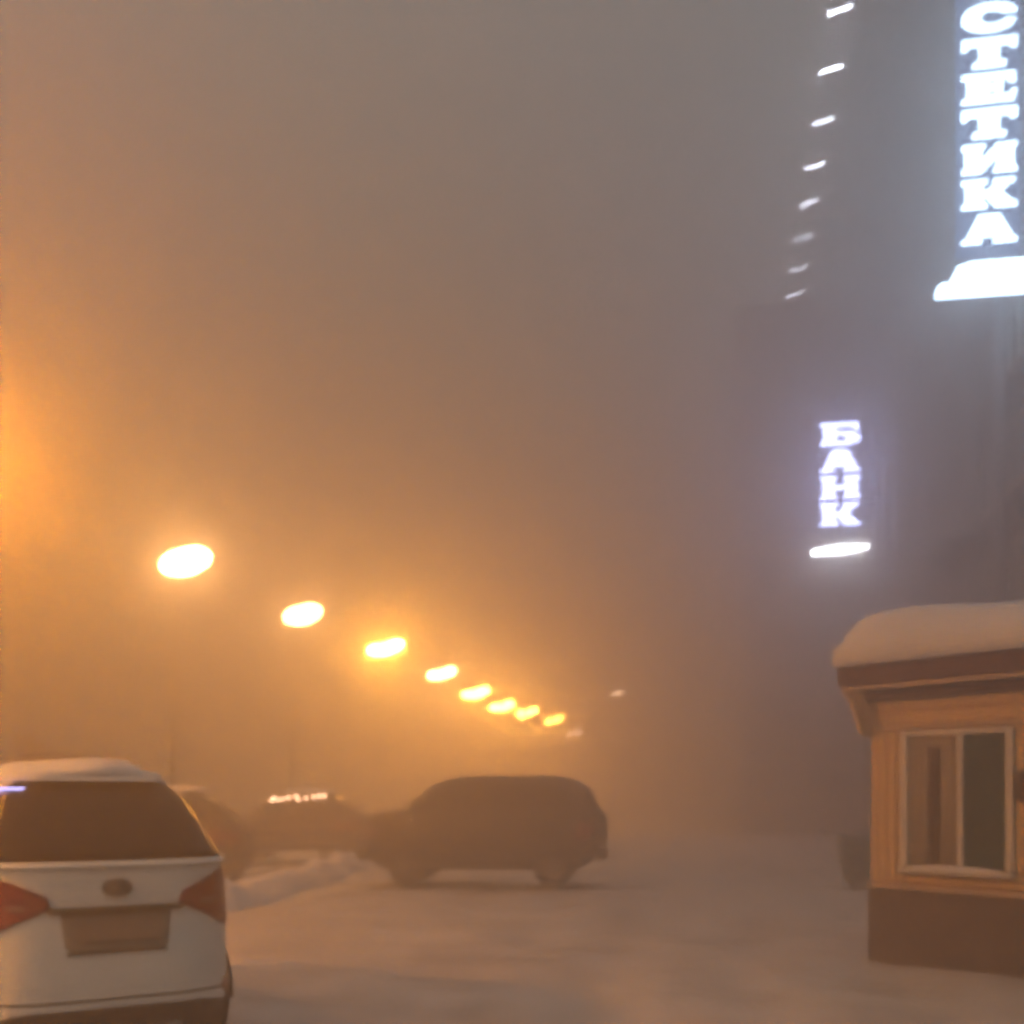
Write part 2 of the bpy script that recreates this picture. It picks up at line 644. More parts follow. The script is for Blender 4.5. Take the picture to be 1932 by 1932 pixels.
WS.patch([(0.50, -.95, .95), (0.512, -.95, .95)], 'end', 0.006, 26, back=-0.004).build('bumper_seam', M['chrome'], wc, True)
WS.patch([(0.30, -.90, .90), (0.40, -.84, .84), (0.445, -.62, .62)], 'end', 0.020, 22).build('lower_bumper', M['plastic'], wc, True)
mb = MB()
ring = [(0.088 * math.cos(t * math.pi / 12), 0.022, 1.245 + 0.052 * math.sin(t * math.pi / 12)) for t in range(25)]
mb.tube([(p[0], 0.02, p[2]) for p in ring], 0.012, 6, cap=False)
mb.tube([(-0.085, 0.021, 1.245), (0.085, 0.021, 1.245)], 0.011, 6)
mb.tube([(0, 0.021, 1.195), (0.0, 0.021, 1.295)], 0.011, 6)
mb.ellipsoid((0, 0.03, 1.245), (0.09, 0.014, 0.053), 20, 10)
mb.build('emblem', M['emblem'], wc, True)
mb = MB()
mb.tube([(0.05, 0.10, 1.47), (-0.28, 0.11, 1.50)], [0.018, 0.01], 6)
mb.ellipsoid((0.05, 0.09, 1.46), (0.04, 0.03, 0.03), 10, 6)
mb.build('rear_wiper', M['plastic'], wc, True)
WS.patch([(1.905, -.99, -.70), (1.925, -.99, -.68)], 'end', 0.03, 8).build('light_strip', M['strip'], wc, True)  # glowing strip stands in for a light reflected in the rear window
mb = MB()
vs_ = []
sp = [(-0.46, 0.92, 1.985), (0.46, 0.92, 1.985), (0.42, 0.70, 1.972), (-0.42, 0.70, 1.972)]
mb.add([(x, y_, z) for x, y_, z in sp] + [(x * .98, y_ + .02, z + .035) for x, y_, z in sp],
       [(0, 1, 2, 3), (7, 6, 5, 4), (0, 1, 5, 4), (1, 2, 6, 5), (2, 3, 7, 6), (3, 0, 4, 7)])
mb.build('roof_spoiler', M['white_paint'], wc)
for x in (-0.80, 0.80):
    for yy in (0.78, 3.55):
        wheel(wc, x, yy, 0.36, 0.22)
cap = snow_blanket(WS, 2.05, 0.11, 'roof_snow', wc, 3.3, 0.72, 2.5, 1.75, 0.04, 0.10)

# ------------------------------------------------------------------ dark off-roader seen from its side
DS = Shell([(0.34, 0.46, 4.60, 0.80, 5), (0.50, 0.14, 4.85, 0.88, 5), (0.84, 0.00, 4.95, 0.92, 5),
            (1.12, -0.02, 4.94, 0.92, 5), (1.38, 0.0, 4.90, 0.90, 5), (1.52, 0.02, 4.74, 0.885, 5),
            (1.60, 0.04, 4.10, 0.87, 5), (1.74, 0.09, 3.94, 0.83, 4.6), (2.02, 0.24, 3.60, 0.77, 4.4),
            (2.18, 0.44, 3.36, 0.71, 4), (2.27, 0.80, 3.0, 0.58, 3.4)])
dj = empty('off_road_car', (1.86, 23.1, 0), math.radians(83))
tag(dj, 'dark boxy off-road car standing sideways in fog across the road', 'car', 'cars standing in the snowy yard')
DS.shell(4, 72).build('body', M['dark_paint'], dj, True)
for sd in (-1, 1):
    for a0, a1, b0, b1 in ((0.42, 1.32, 0.66, 1.32), (1.40, 2.50, 1.40, 2.50), (2.58, 3.78, 2.58, 3.44)):
        DS.patch([(1.66, a0, a1), (2.06, b0, b1)], 'side', 0.008, 10, side=sd).build('side_window', M['glass'], dj, True)
    for yy in (1.30, 2.34):
        mb = MB()
        mb.bbox((sd * 0.915 - 0.02, yy - 0.02, 1.28), (sd * 0.915 + 0.03, yy + 0.14, 1.33), 0.008)
        mb.build('door_handle', M['plastic'], dj)
    mb = MB()
    mb.ellipsoid((sd * 1.02, 3.68, 1.68), (0.11, 0.07, 0.12), 10, 8)
    mb.tube([(sd * 0.85, 3.76, 1.62), (sd * 0.98, 3.7, 1.66)], 0.03, 6)
    mb.build('wing_mirror', M['plastic'], dj, True)
    mb = MB()
    mb.bbox((sd * 0.90 - 0.05, 1.55, 0.40), (sd * 0.90 + 0.08, 3.30, 0.45), 0.012)
    mb.build('running_board', M['plastic'], dj)
    DS.patch([(0.95, sd * .78, sd * .92), (1.30, sd * .78, sd * .92)], 'end', 0.015, 6).build('tail_light', M['red_lens'], dj, True)
    DS.patch([(0.98, sd * .62, sd * .90), (1.20, sd * .62, sd * .90)], 'end', 0.015, 8, front=True).build('headlight', M['clear_lens'], dj, True)
    for yy in (0.92, 3.95):
        mb = MB()
        pts = [(sd * 0.905, yy + 0.47 * math.cos(t * math.pi / 12), 0.42 + 0.45 * math.sin(t * math.pi / 12)) for t in range(13)]
        mb.tube(pts, 0.05, 6)
        mb.build('wheel_arch', M['plastic'], dj, True)
DS.patch([(1.66, -.84, .84), (2.04, -.80, .80)], 'end', 0.01, 14).build('rear_window', M['glass'], dj, True)
DS.patch([(1.65, -.88, .88), (2.08, -.84, .84)], 'end', 0.01, 14, front=True).build('windscreen', M['glass'], dj, True)
mb = MB()
mb.tube([(0.05, 0.02, 1.16), (0.05, -0.10, 1.16)], [0.36, 0.36], 24)
mb.tube([(0.05, -0.10, 1.16), (0.05, -0.14, 1.16)], [0.34, 0.22], 24)
mb.build('spare_wheel', M['rubber'], dj, True)
mb = MB()
mb.bbox((-0.85, -0.14, 0.55), (0.85, 0.06, 0.74), 0.03)
mb.build('rear_bumper', M['plastic'], dj)
mb = MB()
mb.bbox((-0.88, 4.84, 0.52), (0.88, 5.02, 0.74), 0.03)
mb.build('front_bumper', M['plastic'], dj)
for x in (-0.80, 0.80):
    for yy in (0.92, 3.95):
        wheel(dj, x, yy, 0.40, 0.26, snow=True)


# ------------------------------------------------------------------ parked saloons behind the snow bank
def saloon(loc, rz, paint, label, hh=1.0, snow=0.12, lights=False):
    S = Shell([(0.28, 0.15, 4.15, 0.72, 6), (0.45, 0.0, 4.3, 0.82, 6), (0.75, -0.02, 4.32, 0.85, 6), (0.95, 0.02, 4.25, 0.84, 5.5),
               (1.02, 0.12, 4.0, 0.82, 5), (1.08, 0.30, 3.3, 0.80, 5), (1.30, 0.62, 2.9, 0.72, 4.6),
               (1.46, 0.95, 2.5, 0.62, 4.4), (1.52, 1.2, 2.3, 0.5, 4)])
    S.L = [(z * hh, a, b, c, d) for z, a, b, c, d in S.L]
    r = empty('parked_car', loc, rz)
    tag(r, label, 'car', 'cars standing in the snowy yard')
    S.shell(4, 56).build('body', paint, r, True)
    S.patch([(1.12 * hh, -.86, .86), (1.42 * hh, -.82, .82)], 'end', 0.01, 12).build('rear_window', M['glass'], r, True)
    S.patch([(1.12 * hh, -.86, .86), (1.42 * hh, -.82, .82)], 'end', 0.01, 12, front=True).build('windscreen', M['glass'], r, True)
    for sd in (-1, 1):
        S.patch([(1.12 * hh, 0.75, 1.75), (1.40 * hh, 1.1, 1.75)], 'side', 0.008, 8, side=sd).build('side_window', M['glass'], r, True)
        S.patch([(1.12 * hh, 1.82, 3.0), (1.40 * hh, 1.82, 2.5)], 'side', 0.008, 8, side=sd).build('side_window', M['glass'], r, True)
        S.patch([(0.70 * hh, sd * .66, sd * .99), (0.88 * hh, sd * .66, sd * .99)], 'end', 0.015, 8).build('tail_light', M['red_lens'], r, True)
        S.patch([(0.62 * hh, sd * .60, sd * .98), (0.80 * hh, sd * .60, sd * .98)], 'end', 0.015, 8, front=True).build('headlight', M['clear_lens'], r, True)
    for x in (-0.72, 0.72):
        for yy in (0.75, 3.4):
            wheel(r, x, yy, 0.32, 0.2)
    snow_blanket(S, 1.50 * hh, snow, 'roof_snow', r, loc[0], 0.95, 2.5, 1.15, 0.03)
    snow_blanket(S, 1.02 * hh, snow * 0.6, 'bonnet_snow', r, loc[0] + 3, 3.25, 4.1, 0.9, 0.03)
    return r


saloon((-5.35, 22.6, 0), math.radians(84), M['grey_paint'], 'grey car with snow on its roof, showing just right of the white car', 1.30)
pc = saloon((-3.95, 30.5, 0), math.radians(80), M['brown_paint'], 'brownish car half lost in fog under the row of small pink lights', 1.28)
saloon((2.8, 40.0, 0), math.radians(76), M['grey_paint'], 'faint grey car far behind the dark off-road car', 1.1)

# blurred lights built as bulbs on a bar with posts, beyond the snow bank
lr = empty('light_bar', (-5.30, 27.3, 1.78), math.radians(12))
tag(lr, 'row of small glowing pinkish lights between the white car and the dark off-road car', 'lights')
mb = MB()
mb.bbox((-0.70, -0.03, -0.06), (0.70, 0.03, -0.03), 0.008)
mb.tube([(-0.55, 0, -0.05), (-0.55, 0, -1.75)], 0.025, 8)
mb.tube([(0.55, 0, -0.05), (0.55, 0, -1.75)], 0.025, 8)
mb.build('carrier', M['steel'], lr)
for k, (x, z) in enumerate(((-0.64, -0.05), (-0.58, 0.02), (-0.48, -0.03), (-0.36, 0.0), (-0.22, 0.03), (-0.05, 0.06), (0.02, -0.02), (0.20, 0.02), (0.38, 0.05), (0.52, 0.07), (0.64, 0.08))):
    mb = MB()
    mb.ellipsoid((x, -0.06, z), (0.055, 0.03, 0.04), 10, 6)
    mb.tube([(x, -0.05, z - 0.03), (x, 0, -0.05)], 0.012, 5)
    mb.build('bulb', M['marker'], lr, True)

# ------------------------------------------------------------------ bare shrub behind the white car
bs = empty('bare_shrub', (-7.15, 17.4, 0))
tag(bs, 'dark leafless shrub rising just above the white car roof', 'shrub')
mb = MB()
mc = MB()
for k in range(46):
    a = random.uniform(0, 2 * math.pi)
    sp_ = random.uniform(0.2, 1.1)
    h_ = random.uniform(1.75, 2.45) * (1.08 - 0.08 * sp_)
    if k < 4:
        sp_, h_, a = 0.55, 2.75, math.pi + random.uniform(-.4, .4)
    p0 = V(0.2 * math.cos(a), 0.2 * math.sin(a), -0.05)
    p3 = V(sp_ * math.cos(a), sp_ * math.sin(a) * 0.8, h_)
    p1 = p0.lerp(p3, 0.35) + V(random.uniform(-.1, .1), random.uniform(-.1, .1), 0.1)
    p2 = p0.lerp(p3, 0.7) + V(random.uniform(-.12, .12), random.uniform(-.12, .12), 0.05)
    mb.tube([p0, p1, p2, p3], [0.024, 0.016, 0.010, 0.004], 5)
    for q in range(34):
        t = random.uniform(0.4, 1)
        b_ = p0.lerp(p3, t) + V(random.uniform(-.05, .05), random.uniform(-.05, .05), 0.03)
        e_ = b_ + V(random.uniform(-.28, .28), random.uniform(-.28, .28), random.uniform(-0.02, .16))
        mc.tube([b_, b_.lerp(e_, .5) + V(0, 0, .02), e_], [0.008, 0.006, 0.003], 4)
mb.build('stems', M['bark'], bs)
mc.build('twigs', M['bark'], bs)


# ------------------------------------------------------------------ street lamps, an even row down the left side
def street_lamp(s, lat, H, m, label, size=1.0, arm=0.28, tilt=11, power=1.0, group='street lamps along the road'):
    p = road(lat, s)
    r = empty('street_lamp', p, ROAD_ROT)
    tag(r, label, 'street lamp', group)
    mb = MB()
    mb.tube([(-arm, 0, -0.1), (-arm, 0, 0.5), (-arm, 0, 0.52), (-arm, 0, H - 0.35)], [0.11, 0.11, 0.08, 0.055], 12)
    mb.build('pole', M['pole'], r, True)
    mb = MB()
    tl = math.radians(tilt)
    mb.tube([(-arm, 0, H - 0.36), (-arm + 0.12, 0, H - 0.22), (-arm * 0.5, 0, H - 0.10), (-0.2, 0, H - 0.02)], [0.05, 0.04, 0.035, 0.035], 8)
    mb.build('arm', M['pole'], r, True)
    R = Matrix.Rotation(-tl, 3, 'Y')
    mb = MB()
    mb.ellipsoid((0.08, 0, H + 0.05), (0.36 * size, 0.20 * size, 0.30 * size), 18, 8, R, zmin=-0.05)
    hs = mb.build('housing', M['pole'], r, True)
    mb = MB()
    rx, rz = 0.52 * size, 0.25 * size * (0.86 if size > 1.6 else 1.06)
    mb.ellipsoid((0.10, 0, H - 0.03), (rx, rz, rz), 16, 10, R)  # glass drawn larger and tilted to hold the smeared glare of the lamp
    gm = emit('%s_lamp_glass' % m, LAMP_COL[m], LAMP * power / (math.pi * rx * rz))
    mb.build('lamp_glass', gm, hs, True)
    return r


CAMZ = CAM_H
A = 15.0 / 1.0169
lamps = [  # distance along the row, height above the eye, glass, size, power, label
    (-6.0, 6.6, 'pale', 1.0, 4.2, 'street lamp just behind the viewer on the left'),  # added out of view, strong pale fill for the white car's rear
    (4.5, 6.6, 'sodium', 1.0, 5.2, 'street lamp left of the viewer and level with the white car'),
    (13.6, 6.6, 'sodium', 1.0, 1.3, 'street lamp outside the left edge beside the shrub'),
    (21.2, 6.6, 'sodium', 1.0, 1.15, 'street lamp whose orange glow spills in at the left edge of the picture'),
    (31.0, 6.6, 'pale', 1.55, 0.45, 'nearest street lamp in view, big white oval light with a pale halo'),
    (39.8, 6.55, 'pale', 1.5, 0.34, 'second street lamp from the left, white oval light with little glow'),
    (49.8, 6.69, 'amber', 1.75, 2.6, 'third street lamp from the left, white light in a strong yellow halo'),
    (60.0, 6.66, 'pale', 1.65, 0.9, 'fourth street lamp from the left, smaller pale yellow light'),
    (68.6, 6.40, 'amber', 1.8, 3.0, 'fifth street lamp from the left, first of the close bright cluster'),
    (77.0, 6.26, 'amber', 1.8, 3.6, 'sixth street lamp from the left, middle of the bright cluster'),
    (87.0, 6.57, 'amber', 1.8, 3.6, 'seventh street lamp from the left, overlapping the next one'),
    (101.6, 7.0, 'amber', 1.9, 4.2, 'eighth street lamp from the left, last bright one of the row'),
    (117.0, 6.6, 'faint', 1.7, 0.45, 'farthest street lamp of the row, a faint pinkish smear'),
]
for Y, H, m, size, pw, lab in lamps:
    street_lamp((Y - VX / VN * A) * VN, -A, CAMZ + H, m, lab, size, power=pw)
street_lamp(71.0, -6.3, CAMZ + 6.6, 'faint', 'lone thin far street lamp standing right of the lamp row', 0.75, -0.9, 8, 0.016)


# ------------------------------------------------------------------ tower with the lit signs
W = 7.5
BH = CAMZ + 41.6
S0, S1 = 16.0, 190.0
tw = empty('tower_block', (0, 0, 0), ROAD_ROT)       # local x = lateral, local y = along the road
tag(tw, 'tall grey tower block fading into fog at the right', 'building')
mb = MB()
mb.box((W, S0, -0.3), (W + 16, S1, BH))
mb.build('wall', M['facade'], tw)
mb = MB()
mb.bbox((W - 1.45, S0 - 0.4, BH), (W + 16.4, S1 + 0.4, BH + 0.7), 0.06)
mb.bbox((W - 0.7, S0 - 0.2, BH - 0.45), (W - 0.003, S1 + 0.2, BH - 0.003), 0.05)
mb.build('cornice', M['rib'], tw)
BAY = 3.2
nb = 20
rib = MB()
rib.bbox((W - 0.28, -0.16, 0.0), (W - 0.003, 0.16, BH - 0.48), 0.03)
rib_me = rib.mesh('pilaster', M['rib'])
for k in range(nb + 1):
    o = link('pilaster', rib_me, tw)
    o.location = (0, 24.6 + k * BAY, 0)
rest = MB()
for k in range(nb + 1, 50):
    yy = 24.6 + k * BAY
    rest.box((W - 0.28, yy - 0.16, 0), (W - 0.003, yy + 0.16, BH - 0.48))
o = rest.build('far_pilasters', M['rib'], tw)
o['kind'] = 'stuff'
wf = MB()
for a, b in (((-0.06, -1.0, 0), (-0.003, -0.92, 1.7)), ((-0.06, 0.92, 0), (-0.003, 1.0, 1.7)),
             ((-0.06, -0.917, 0), (-0.003, 0.917, 0.08)), ((-0.06, -0.917, 1.62), (-0.003, 0.917, 1.7)), ((-0.055, -0.03, 0.083), (-0.006, 0.03, 1.617))):
    wf.box(a, b)
wf.box((-0.14, -1.08, -0.10), (-0.003, 1.08, -0.03))
wf_me = wf.mesh('window', M['frame_white'])
pn = MB()
pn.box((-0.03, -0.915, 0.082), (-0.012, -0.033, 1.618))
pn.box((-0.03, 0.033, 0.082), (-0.012, 0.915, 1.618))
pn_me = pn.mesh('pane', M['pane_dark'])
for k in range(nb):
    for fl_ in range(12):
        if k < 10 and fl_ > 8:
            continue
        z = 6.6 + fl_ * 3.1
        if z > BH - 3 or (24.6 + k * BAY > 50 and z < 24.5):
            continue
        o = link('window', wf_me, tw)
        o.location = (W, 24.6 + (k + 0.5) * BAY, z)
        q = link('pane', pn_me, o)
# ledge with snow over the ground floor, drain pipe
mb = MB()
mb.bbox((W - 0.75, 33.6, 9.25), (W - 0.003, 37.4, 9.36), 0.04)
cn = mb.build('canopy', M['facade'], tw)
mb = MB()
vs_, fs = [], []
for j in range(15):
    for i in range(7):
        u, v = i / 6, j / 14
        e = min(1, 6 * min(u + 0.15, v, 1 - v))
        vs_.append((W - 0.80 + u * 0.79, 33.55 + v * 3.9, (9.30 if i == 0 else 9.40) + 0.22 * e ** .5 * (0.8 + 0.5 * noise.noise(V(u * 4, v * 9, 3)))))
for j in range(14):
    for i in range(6):
        fs.append((j * 7 + i, j * 7 + i + 1, (j + 1) * 7 + i + 1, (j + 1) * 7 + i))
mb.add(vs_, fs)
mb.build('canopy_snow', M['snow'], cn, True)
mb = MB()
mb.tube([(W - 0.42, 43.0, 0.2), (W - 0.42, 43.0, BH - 0.6)], 0.09, 10)
for k in range(12):
    mb.bbox((W - 0.45, 42.94, 2 + k * 3.3), (W - 0.02, 43.06, 2.06 + k * 3.3), 0.01)
mb.build('drain_pipe', M['frame_white'], tw)

# small lights under the cornice, their smear built as slanted tubes on brackets
ordn = ['nearest, topmost', 'second from the top', 'third from the top', 'fourth from the top', 'fifth from the top', 'sixth from the top', 'second lowest', 'lowest, farthest']
for k, yy in enumerate((18, 130, 229, 312, 382, 448, 507, 556)):
    Hb = 40.5
    Y = 2080 * Hb / (1500 - yy)
    lat = W - 1.2
    s = (Y + VX / VN * lat) * VN
    r = empty('tube_light', road(lat, s, CAMZ + Hb), ROAD_ROT)
    tag(r, 'white tube light %s in the row climbing the tower edge' % ordn[k], 'tube light', 'tube lights along the tower edge')
    tl = math.radians(14)
    R = Matrix.Rotation(-tl, 3, 'Y')
    L = 0.62
    if k < 5:
        segs = [(-L, L)]
    else:
        segs = [(-L, -0.28), (-0.16, 0.22), (0.34, L)]
    mb = MB()
    mb.tube([R @ V(-L - .05, 0, 0.07), R @ V(L + .05, 0, 0.07)], 0.05, 6)
    mb.tube([R @ V(L, 0, 0.07), V(1.2, 0, 0.45)], 0.035, 6)
    mb.build('bracket', M['steel'], r)
    for a, b in segs:
        mb = MB()
        mb.tube([R @ V(a, 0, -0.03), R @ V((a + b) / 2, 0, -0.03), R @ V(b, 0, -0.03)], 0.06 if k < 2 else 0.05, 8)
        mb.build('tube', M['led'], r, True)  # tube shape stands for the smear of the light


# ------------------------------------------------------------------ letters
def arc(cx, cy, rx, ry, a0, a1, n=16):
    return [(cx + rx * math.cos(math.radians(a0 + (a1 - a0) * i / n)), cy + ry * math.sin(math.radians(a0 + (a1 - a0) * i / n))) for i in range(n + 1)]


GL = {
    'Т': [[(0, 1), (0, .66), (.1, .66), (.14, .80), (.32, .80), (.32, .16), (.2, .12), (.2, 0), (.8, 0), (.8, .12), (.68, .16), (.68, .80), (.86, .80), (.9, .66), (1, .66), (1, 1)]],
    'Е': [[(0, 0), (.95, 0), (1, .34), (.9, .34), (.84, .18), (.46, .18), (.46, .43), (.62, .43), (.64, .33), (.74, .33), (.74, .69), (.64, .69), (.62, .59), (.46, .59), (.46, .83), (.82, .83), (.88, .68), (.98, .68), (.95, 1), (0, 1), (0, .9), (.1, .87), (.1, .13), (0, .1)]],
    'И': [[(0, 0), (.36, 0), (.64, .54), (.64, .12), (.58, .1), (.58, 0), (1, 0), (1, .1), (.94, .12), (.94, .88), (1, .9), (1, 1), (.64, 1), (.36, .46), (.36, .88), (.42, .9), (.42, 1), (0, 1), (0, .9), (.06, .88), (.06, .12), (0, .1)]],
    'К': [[(0, 0), (.46, 0), (.46, .1), (.38, .12), (.38, .42), (.45, .42), (.62, 0), (1, 0), (1, .1), (.93, .12), (.70, .52), (.88, .87), (.96, .9), (.96, 1), (.58, 1), (.58, .9), (.63, .87), (.46, .58), (.38, .58), (.38, .88), (.46, .9), (.46, 1), (0, 1), (0, .9), (.07, .88), (.07, .12), (0, .1)]],
    'А': [[(0, 0), (.36, 0), (.36, .1), (.29, .12), (.33, .24), (.62, .24), (.66, .12), (.58, .1), (.58, 0), (1, 0), (1, .1), (.94, .12), (.68, 1), (.30, 1), (.06, .12), (0, .1)],
          [(.39, .40), (.57, .40), (.48, .70)]],
    'С': [arc(.52, .5, .52, .5, 40, 320, 26) + [(.98, .36), (.80, .36)] + arc(.55, .5, .22, .30, 310, 50, 14)[0:] + [(.80, .66), (1.0, .66)]],
    'Э': [arc(.48, .5, .52, .5, 140, -140, 26) + [(.02, .36), (.20, .36)] + arc(.45, .5, .22, .30, -130, -22, 7) + [(.30, .42), (.30, .58)] + arc(.45, .5, .22, .30, 22, 130, 7) + [(.20, .66), (0, .66)]],
    'Б': [[(0, 0), (.6, 0)] + arc(.62, .3, .38, .30, -80, 80, 12) + [(.6, .6), (.4, .6), (.4, .82), (.80, .82), (.86, .66), (.96, .66), (.94, 1), (0, 1), (0, .9), (.08, .88), (.08, .12), (0, .1)],
          [(.4, .15), (.40, .45), (.55, .45), (.66, .38), (.68, .3), (.66, .22), (.55, .15)]],
    'Н': [[(0, 0), (.42, 0), (.42, .1), (.37, .12), (.37, .41), (.63, .41), (.63, .12), (.58, .1), (.58, 0), (1, 0), (1, .1), (.93, .12), (.93, .88), (1, .9), (1, 1), (.58, 1), (.58, .9), (.63, .88), (.63, .59), (.37, .59), (.37, .88), (.42, .9), (.42, 1), (0, 1), (0, .9), (.07, .88), (.07, .12), (0, .1)]],
}


def letter_stack(root, text, x0, x1, ztop, pitch, hgt, m, depth, yoff):
    for i, ch in enumerate(text):
        mb = MB()
        z0 = ztop - pitch * i - hgt
        mb.prism(GL[ch], lambda u, v, t: (x0 + (x1 - x0) * u, t, z0 + hgt * v), yoff, yoff + depth)
        o = mb.build('letter', m, root)


# tall sign: local origin at the tower face, x = lateral outwards is negative
sg = empty('vertical_sign', road(W, 28.0), ROAD_ROT)
tag(sg, 'tall brilliant white letters reading ЭСТЕТИКА down the right edge', 'sign')
ZB = 14.86
letter_stack(sg, 'ЭСТЕТИКА', -1.70, -0.46, ZB + 0.84 * 8, 0.84, 0.64, M['sign'], 0.14, -0.14)
mb = MB()
mb.bbox((-1.80, 0.005, ZB - 0.06), (-0.34, 0.16, ZB + 0.84 * 8 + 0.1), 0.02)
mb.build('back_panel', M['panel'], sg)  # dim blue panel paints a halo around the bright letters
for z in (ZB + 0.6, ZB + 3.2, ZB + 5.9):
    mb = MB()
    mb.tube([(-0.4, 0.08, z), (0.0, 0.08, z)], 0.05, 8)
    mb.build('bracket', M['steel'], sg)
mb = MB()
mb.prism([[(-2.0, 14.12), (0.0, 14.12), (0.0, 14.60), (-1.5, 14.60), (-1.82, 14.50)]], lambda u, v, t: (u, t, v), -0.15, 0.15)
mb.build('upper_light_box', M['sign'], sg)
mb = MB()
mb.prism([[(-2.26, 13.90), (0.0, 13.88), (0.0, 14.115), (-2.14, 14.115), (-2.26, 14.06)]], lambda u, v, t: (u, t, v), -0.20, 0.20)
mb.build('lower_light_box', M['sign'], sg)

# lower wing standing out from the tower towards the road, its end wall facing us
WL, WS0, WS1, WH = 1.25, 54.0, 80.0, 24.8
wg = empty('building_wing', (0, 0, 0), ROAD_ROT)
tag(wg, 'dark lower building wing below the tube lights, behind the БАНК letters', 'building')
mb = MB()
mb.box((WL, WS0, -0.3), (W - 0.3, WS1, WH))
mb.build('wall', M['wing'], wg)
mb = MB()
mb.bbox((WL - 0.25, WS0 - 0.25, WH + 0.004), (W - 0.32, WS1 + 0.2, WH + 0.35), 0.04)
mb.build('parapet', M['wing'], wg)
mb = MB()
mb.bbox((WL - 0.2, WS0 - 0.2, WH + 0.354), (W - 0.36, WS1 + 0.1, WH + 0.52), 0.08)
mb.build('parapet_snow', M['snow'], wg)
for cxx in (2.25, 6.1):
    for fl_ in range(6):
        o = link('window', wf_me, wg)
        o.location = (cxx, WS0, 3.4 + fl_ * 3.5)
        o.rotation_euler = (0, 0, math.pi / 2)
        link('pane', pn_me, o)
mb = MB()
mb.tube([(W - 0.75, WS0 - 0.12, 0.1), (W - 0.75, WS0 - 0.12, WH)], 0.08, 8)
mb.build('drain_pipe', M['frame_white'], wg)

sb = empty('vertical_sign', road(0, WS0 - 0.35), ROAD_ROT)
tag(sb, 'smaller bluish white lit letters reading БАНК with a white bar beneath', 'sign')
cx0, cx1 = 4.82, 6.66
letter_stack(sb, 'БАНК', cx0, cx1, 19.3, 1.25, 1.03, M['sign_b'], 0.14, -0.14)
mb = MB()
mb.bbox((cx0 - 0.06, 0.005, 14.4), (cx1 + 0.06, 0.16, 19.4), 0.02)
mb.build('back_panel', M['steel'], sb)
for pa, pb in (((5.75, 0.1, 15.2), (5.75, 0.36, 15.2)), ((5.75, 0.1, 16.9), (5.75, 0.36, 16.9)), ((5.75, 0.1, 18.6), (5.75, 0.36, 18.6)), ((5.75, 0.1, 14.4), (5.75, 0.1, 13.5))):
    mb = MB()
    mb.tube([pa, pb], 0.05, 8)
    mb.build('bracket', M['steel'], sb)
mb = MB()
mb.prism([[(cx0 - 0.36, 13.16), (6.0, 13.18), (cx1 + 0.38, 13.40), (cx1 + 0.38, 13.56), (5.7, 13.60), (cx0 - 0.36, 13.38)]], lambda u, v, t: (u, t, v), -0.10, 0.10)
mb.build('light_bar', M['sign_bar'], sb)

# ------------------------------------------------------------------ kiosk
KC = (4.19, 12.75, 0.0)
TH = math.radians(38)
# local x along the front to the right, local y into the kiosk
kz = empty('kiosk', KC, -(math.pi / 2 - TH))
tag(kz, 'ochre wooden kiosk with a thick rounded snow cap on its roof', 'kiosk')
KL, KD = 3.6, 2.6
WT = 3.02            # wall top
mb = MB()
mb.box((0.0, 0.0, 0.0), (KL, KD, WT))
mb.build('wall', M['wall_wood'], kz)
PZ = 0.80
mb = MB()
mb.bbox((-0.05, -0.06, -0.12), (KL + 0.05, -0.004, PZ), 0.012)
mb.bbox((-0.05, 0.0, -0.12), (-0.004, KD + 0.05, PZ), 0.012)
mb.build('plinth', M['plinth'], kz)
mb = MB()
mb.bbox((-0.06, -0.085, PZ + 0.004), (KL + 0.06, -0.004, PZ + 0.07), 0.012)
mb.build('plinth_trim', M['moulding'], kz)
# vertical boards left of the window, horizontal ones under it, wide panels beside it
WX0, WX1, WZ0, WZ1 = 0.47, 1.60, 1.08, 2.52


def board(a, b, m='wall_board', r=0.008):
    mb = MB()
    mb.bbox(a, b, r)
    return mb.build('board', M[m], kz)


x = -0.02
for wd in (0.10, 0.115, 0.125, 0.11):
    board((x, -0.035 - random.uniform(0, 0.01), PZ + 0.08), (x + wd - 0.012, -0.004, 2.60))
    x += wd
for k in range(2):
    z0 = PZ + 0.08 + k * 0.09
    board((x, -0.03 - 0.006 * k, z0), (KL, -0.004, z0 + 0.078))
x = WX1 + 0.09
for wd in (0.30, 0.30, 0.30, 0.30, 0.30, 0.30):
    board((x, -0.028 - random.uniform(0, 0.01), PZ + 0.27), (min(x + wd - 0.012, KL), -0.004, 2.60))
    x += wd
mb = MB()
mb.bbox((-0.03, -0.055, 2.605), (KL + 0.03, -0.004, 2.66), 0.01)
mb.build('header_trim', M['moulding'], kz)
for k in range(2):
    board((-0.02, -0.030, 2.665 + k * 0.165), (KL, -0.004, 2.665 + k * 0.165 + 0.155))
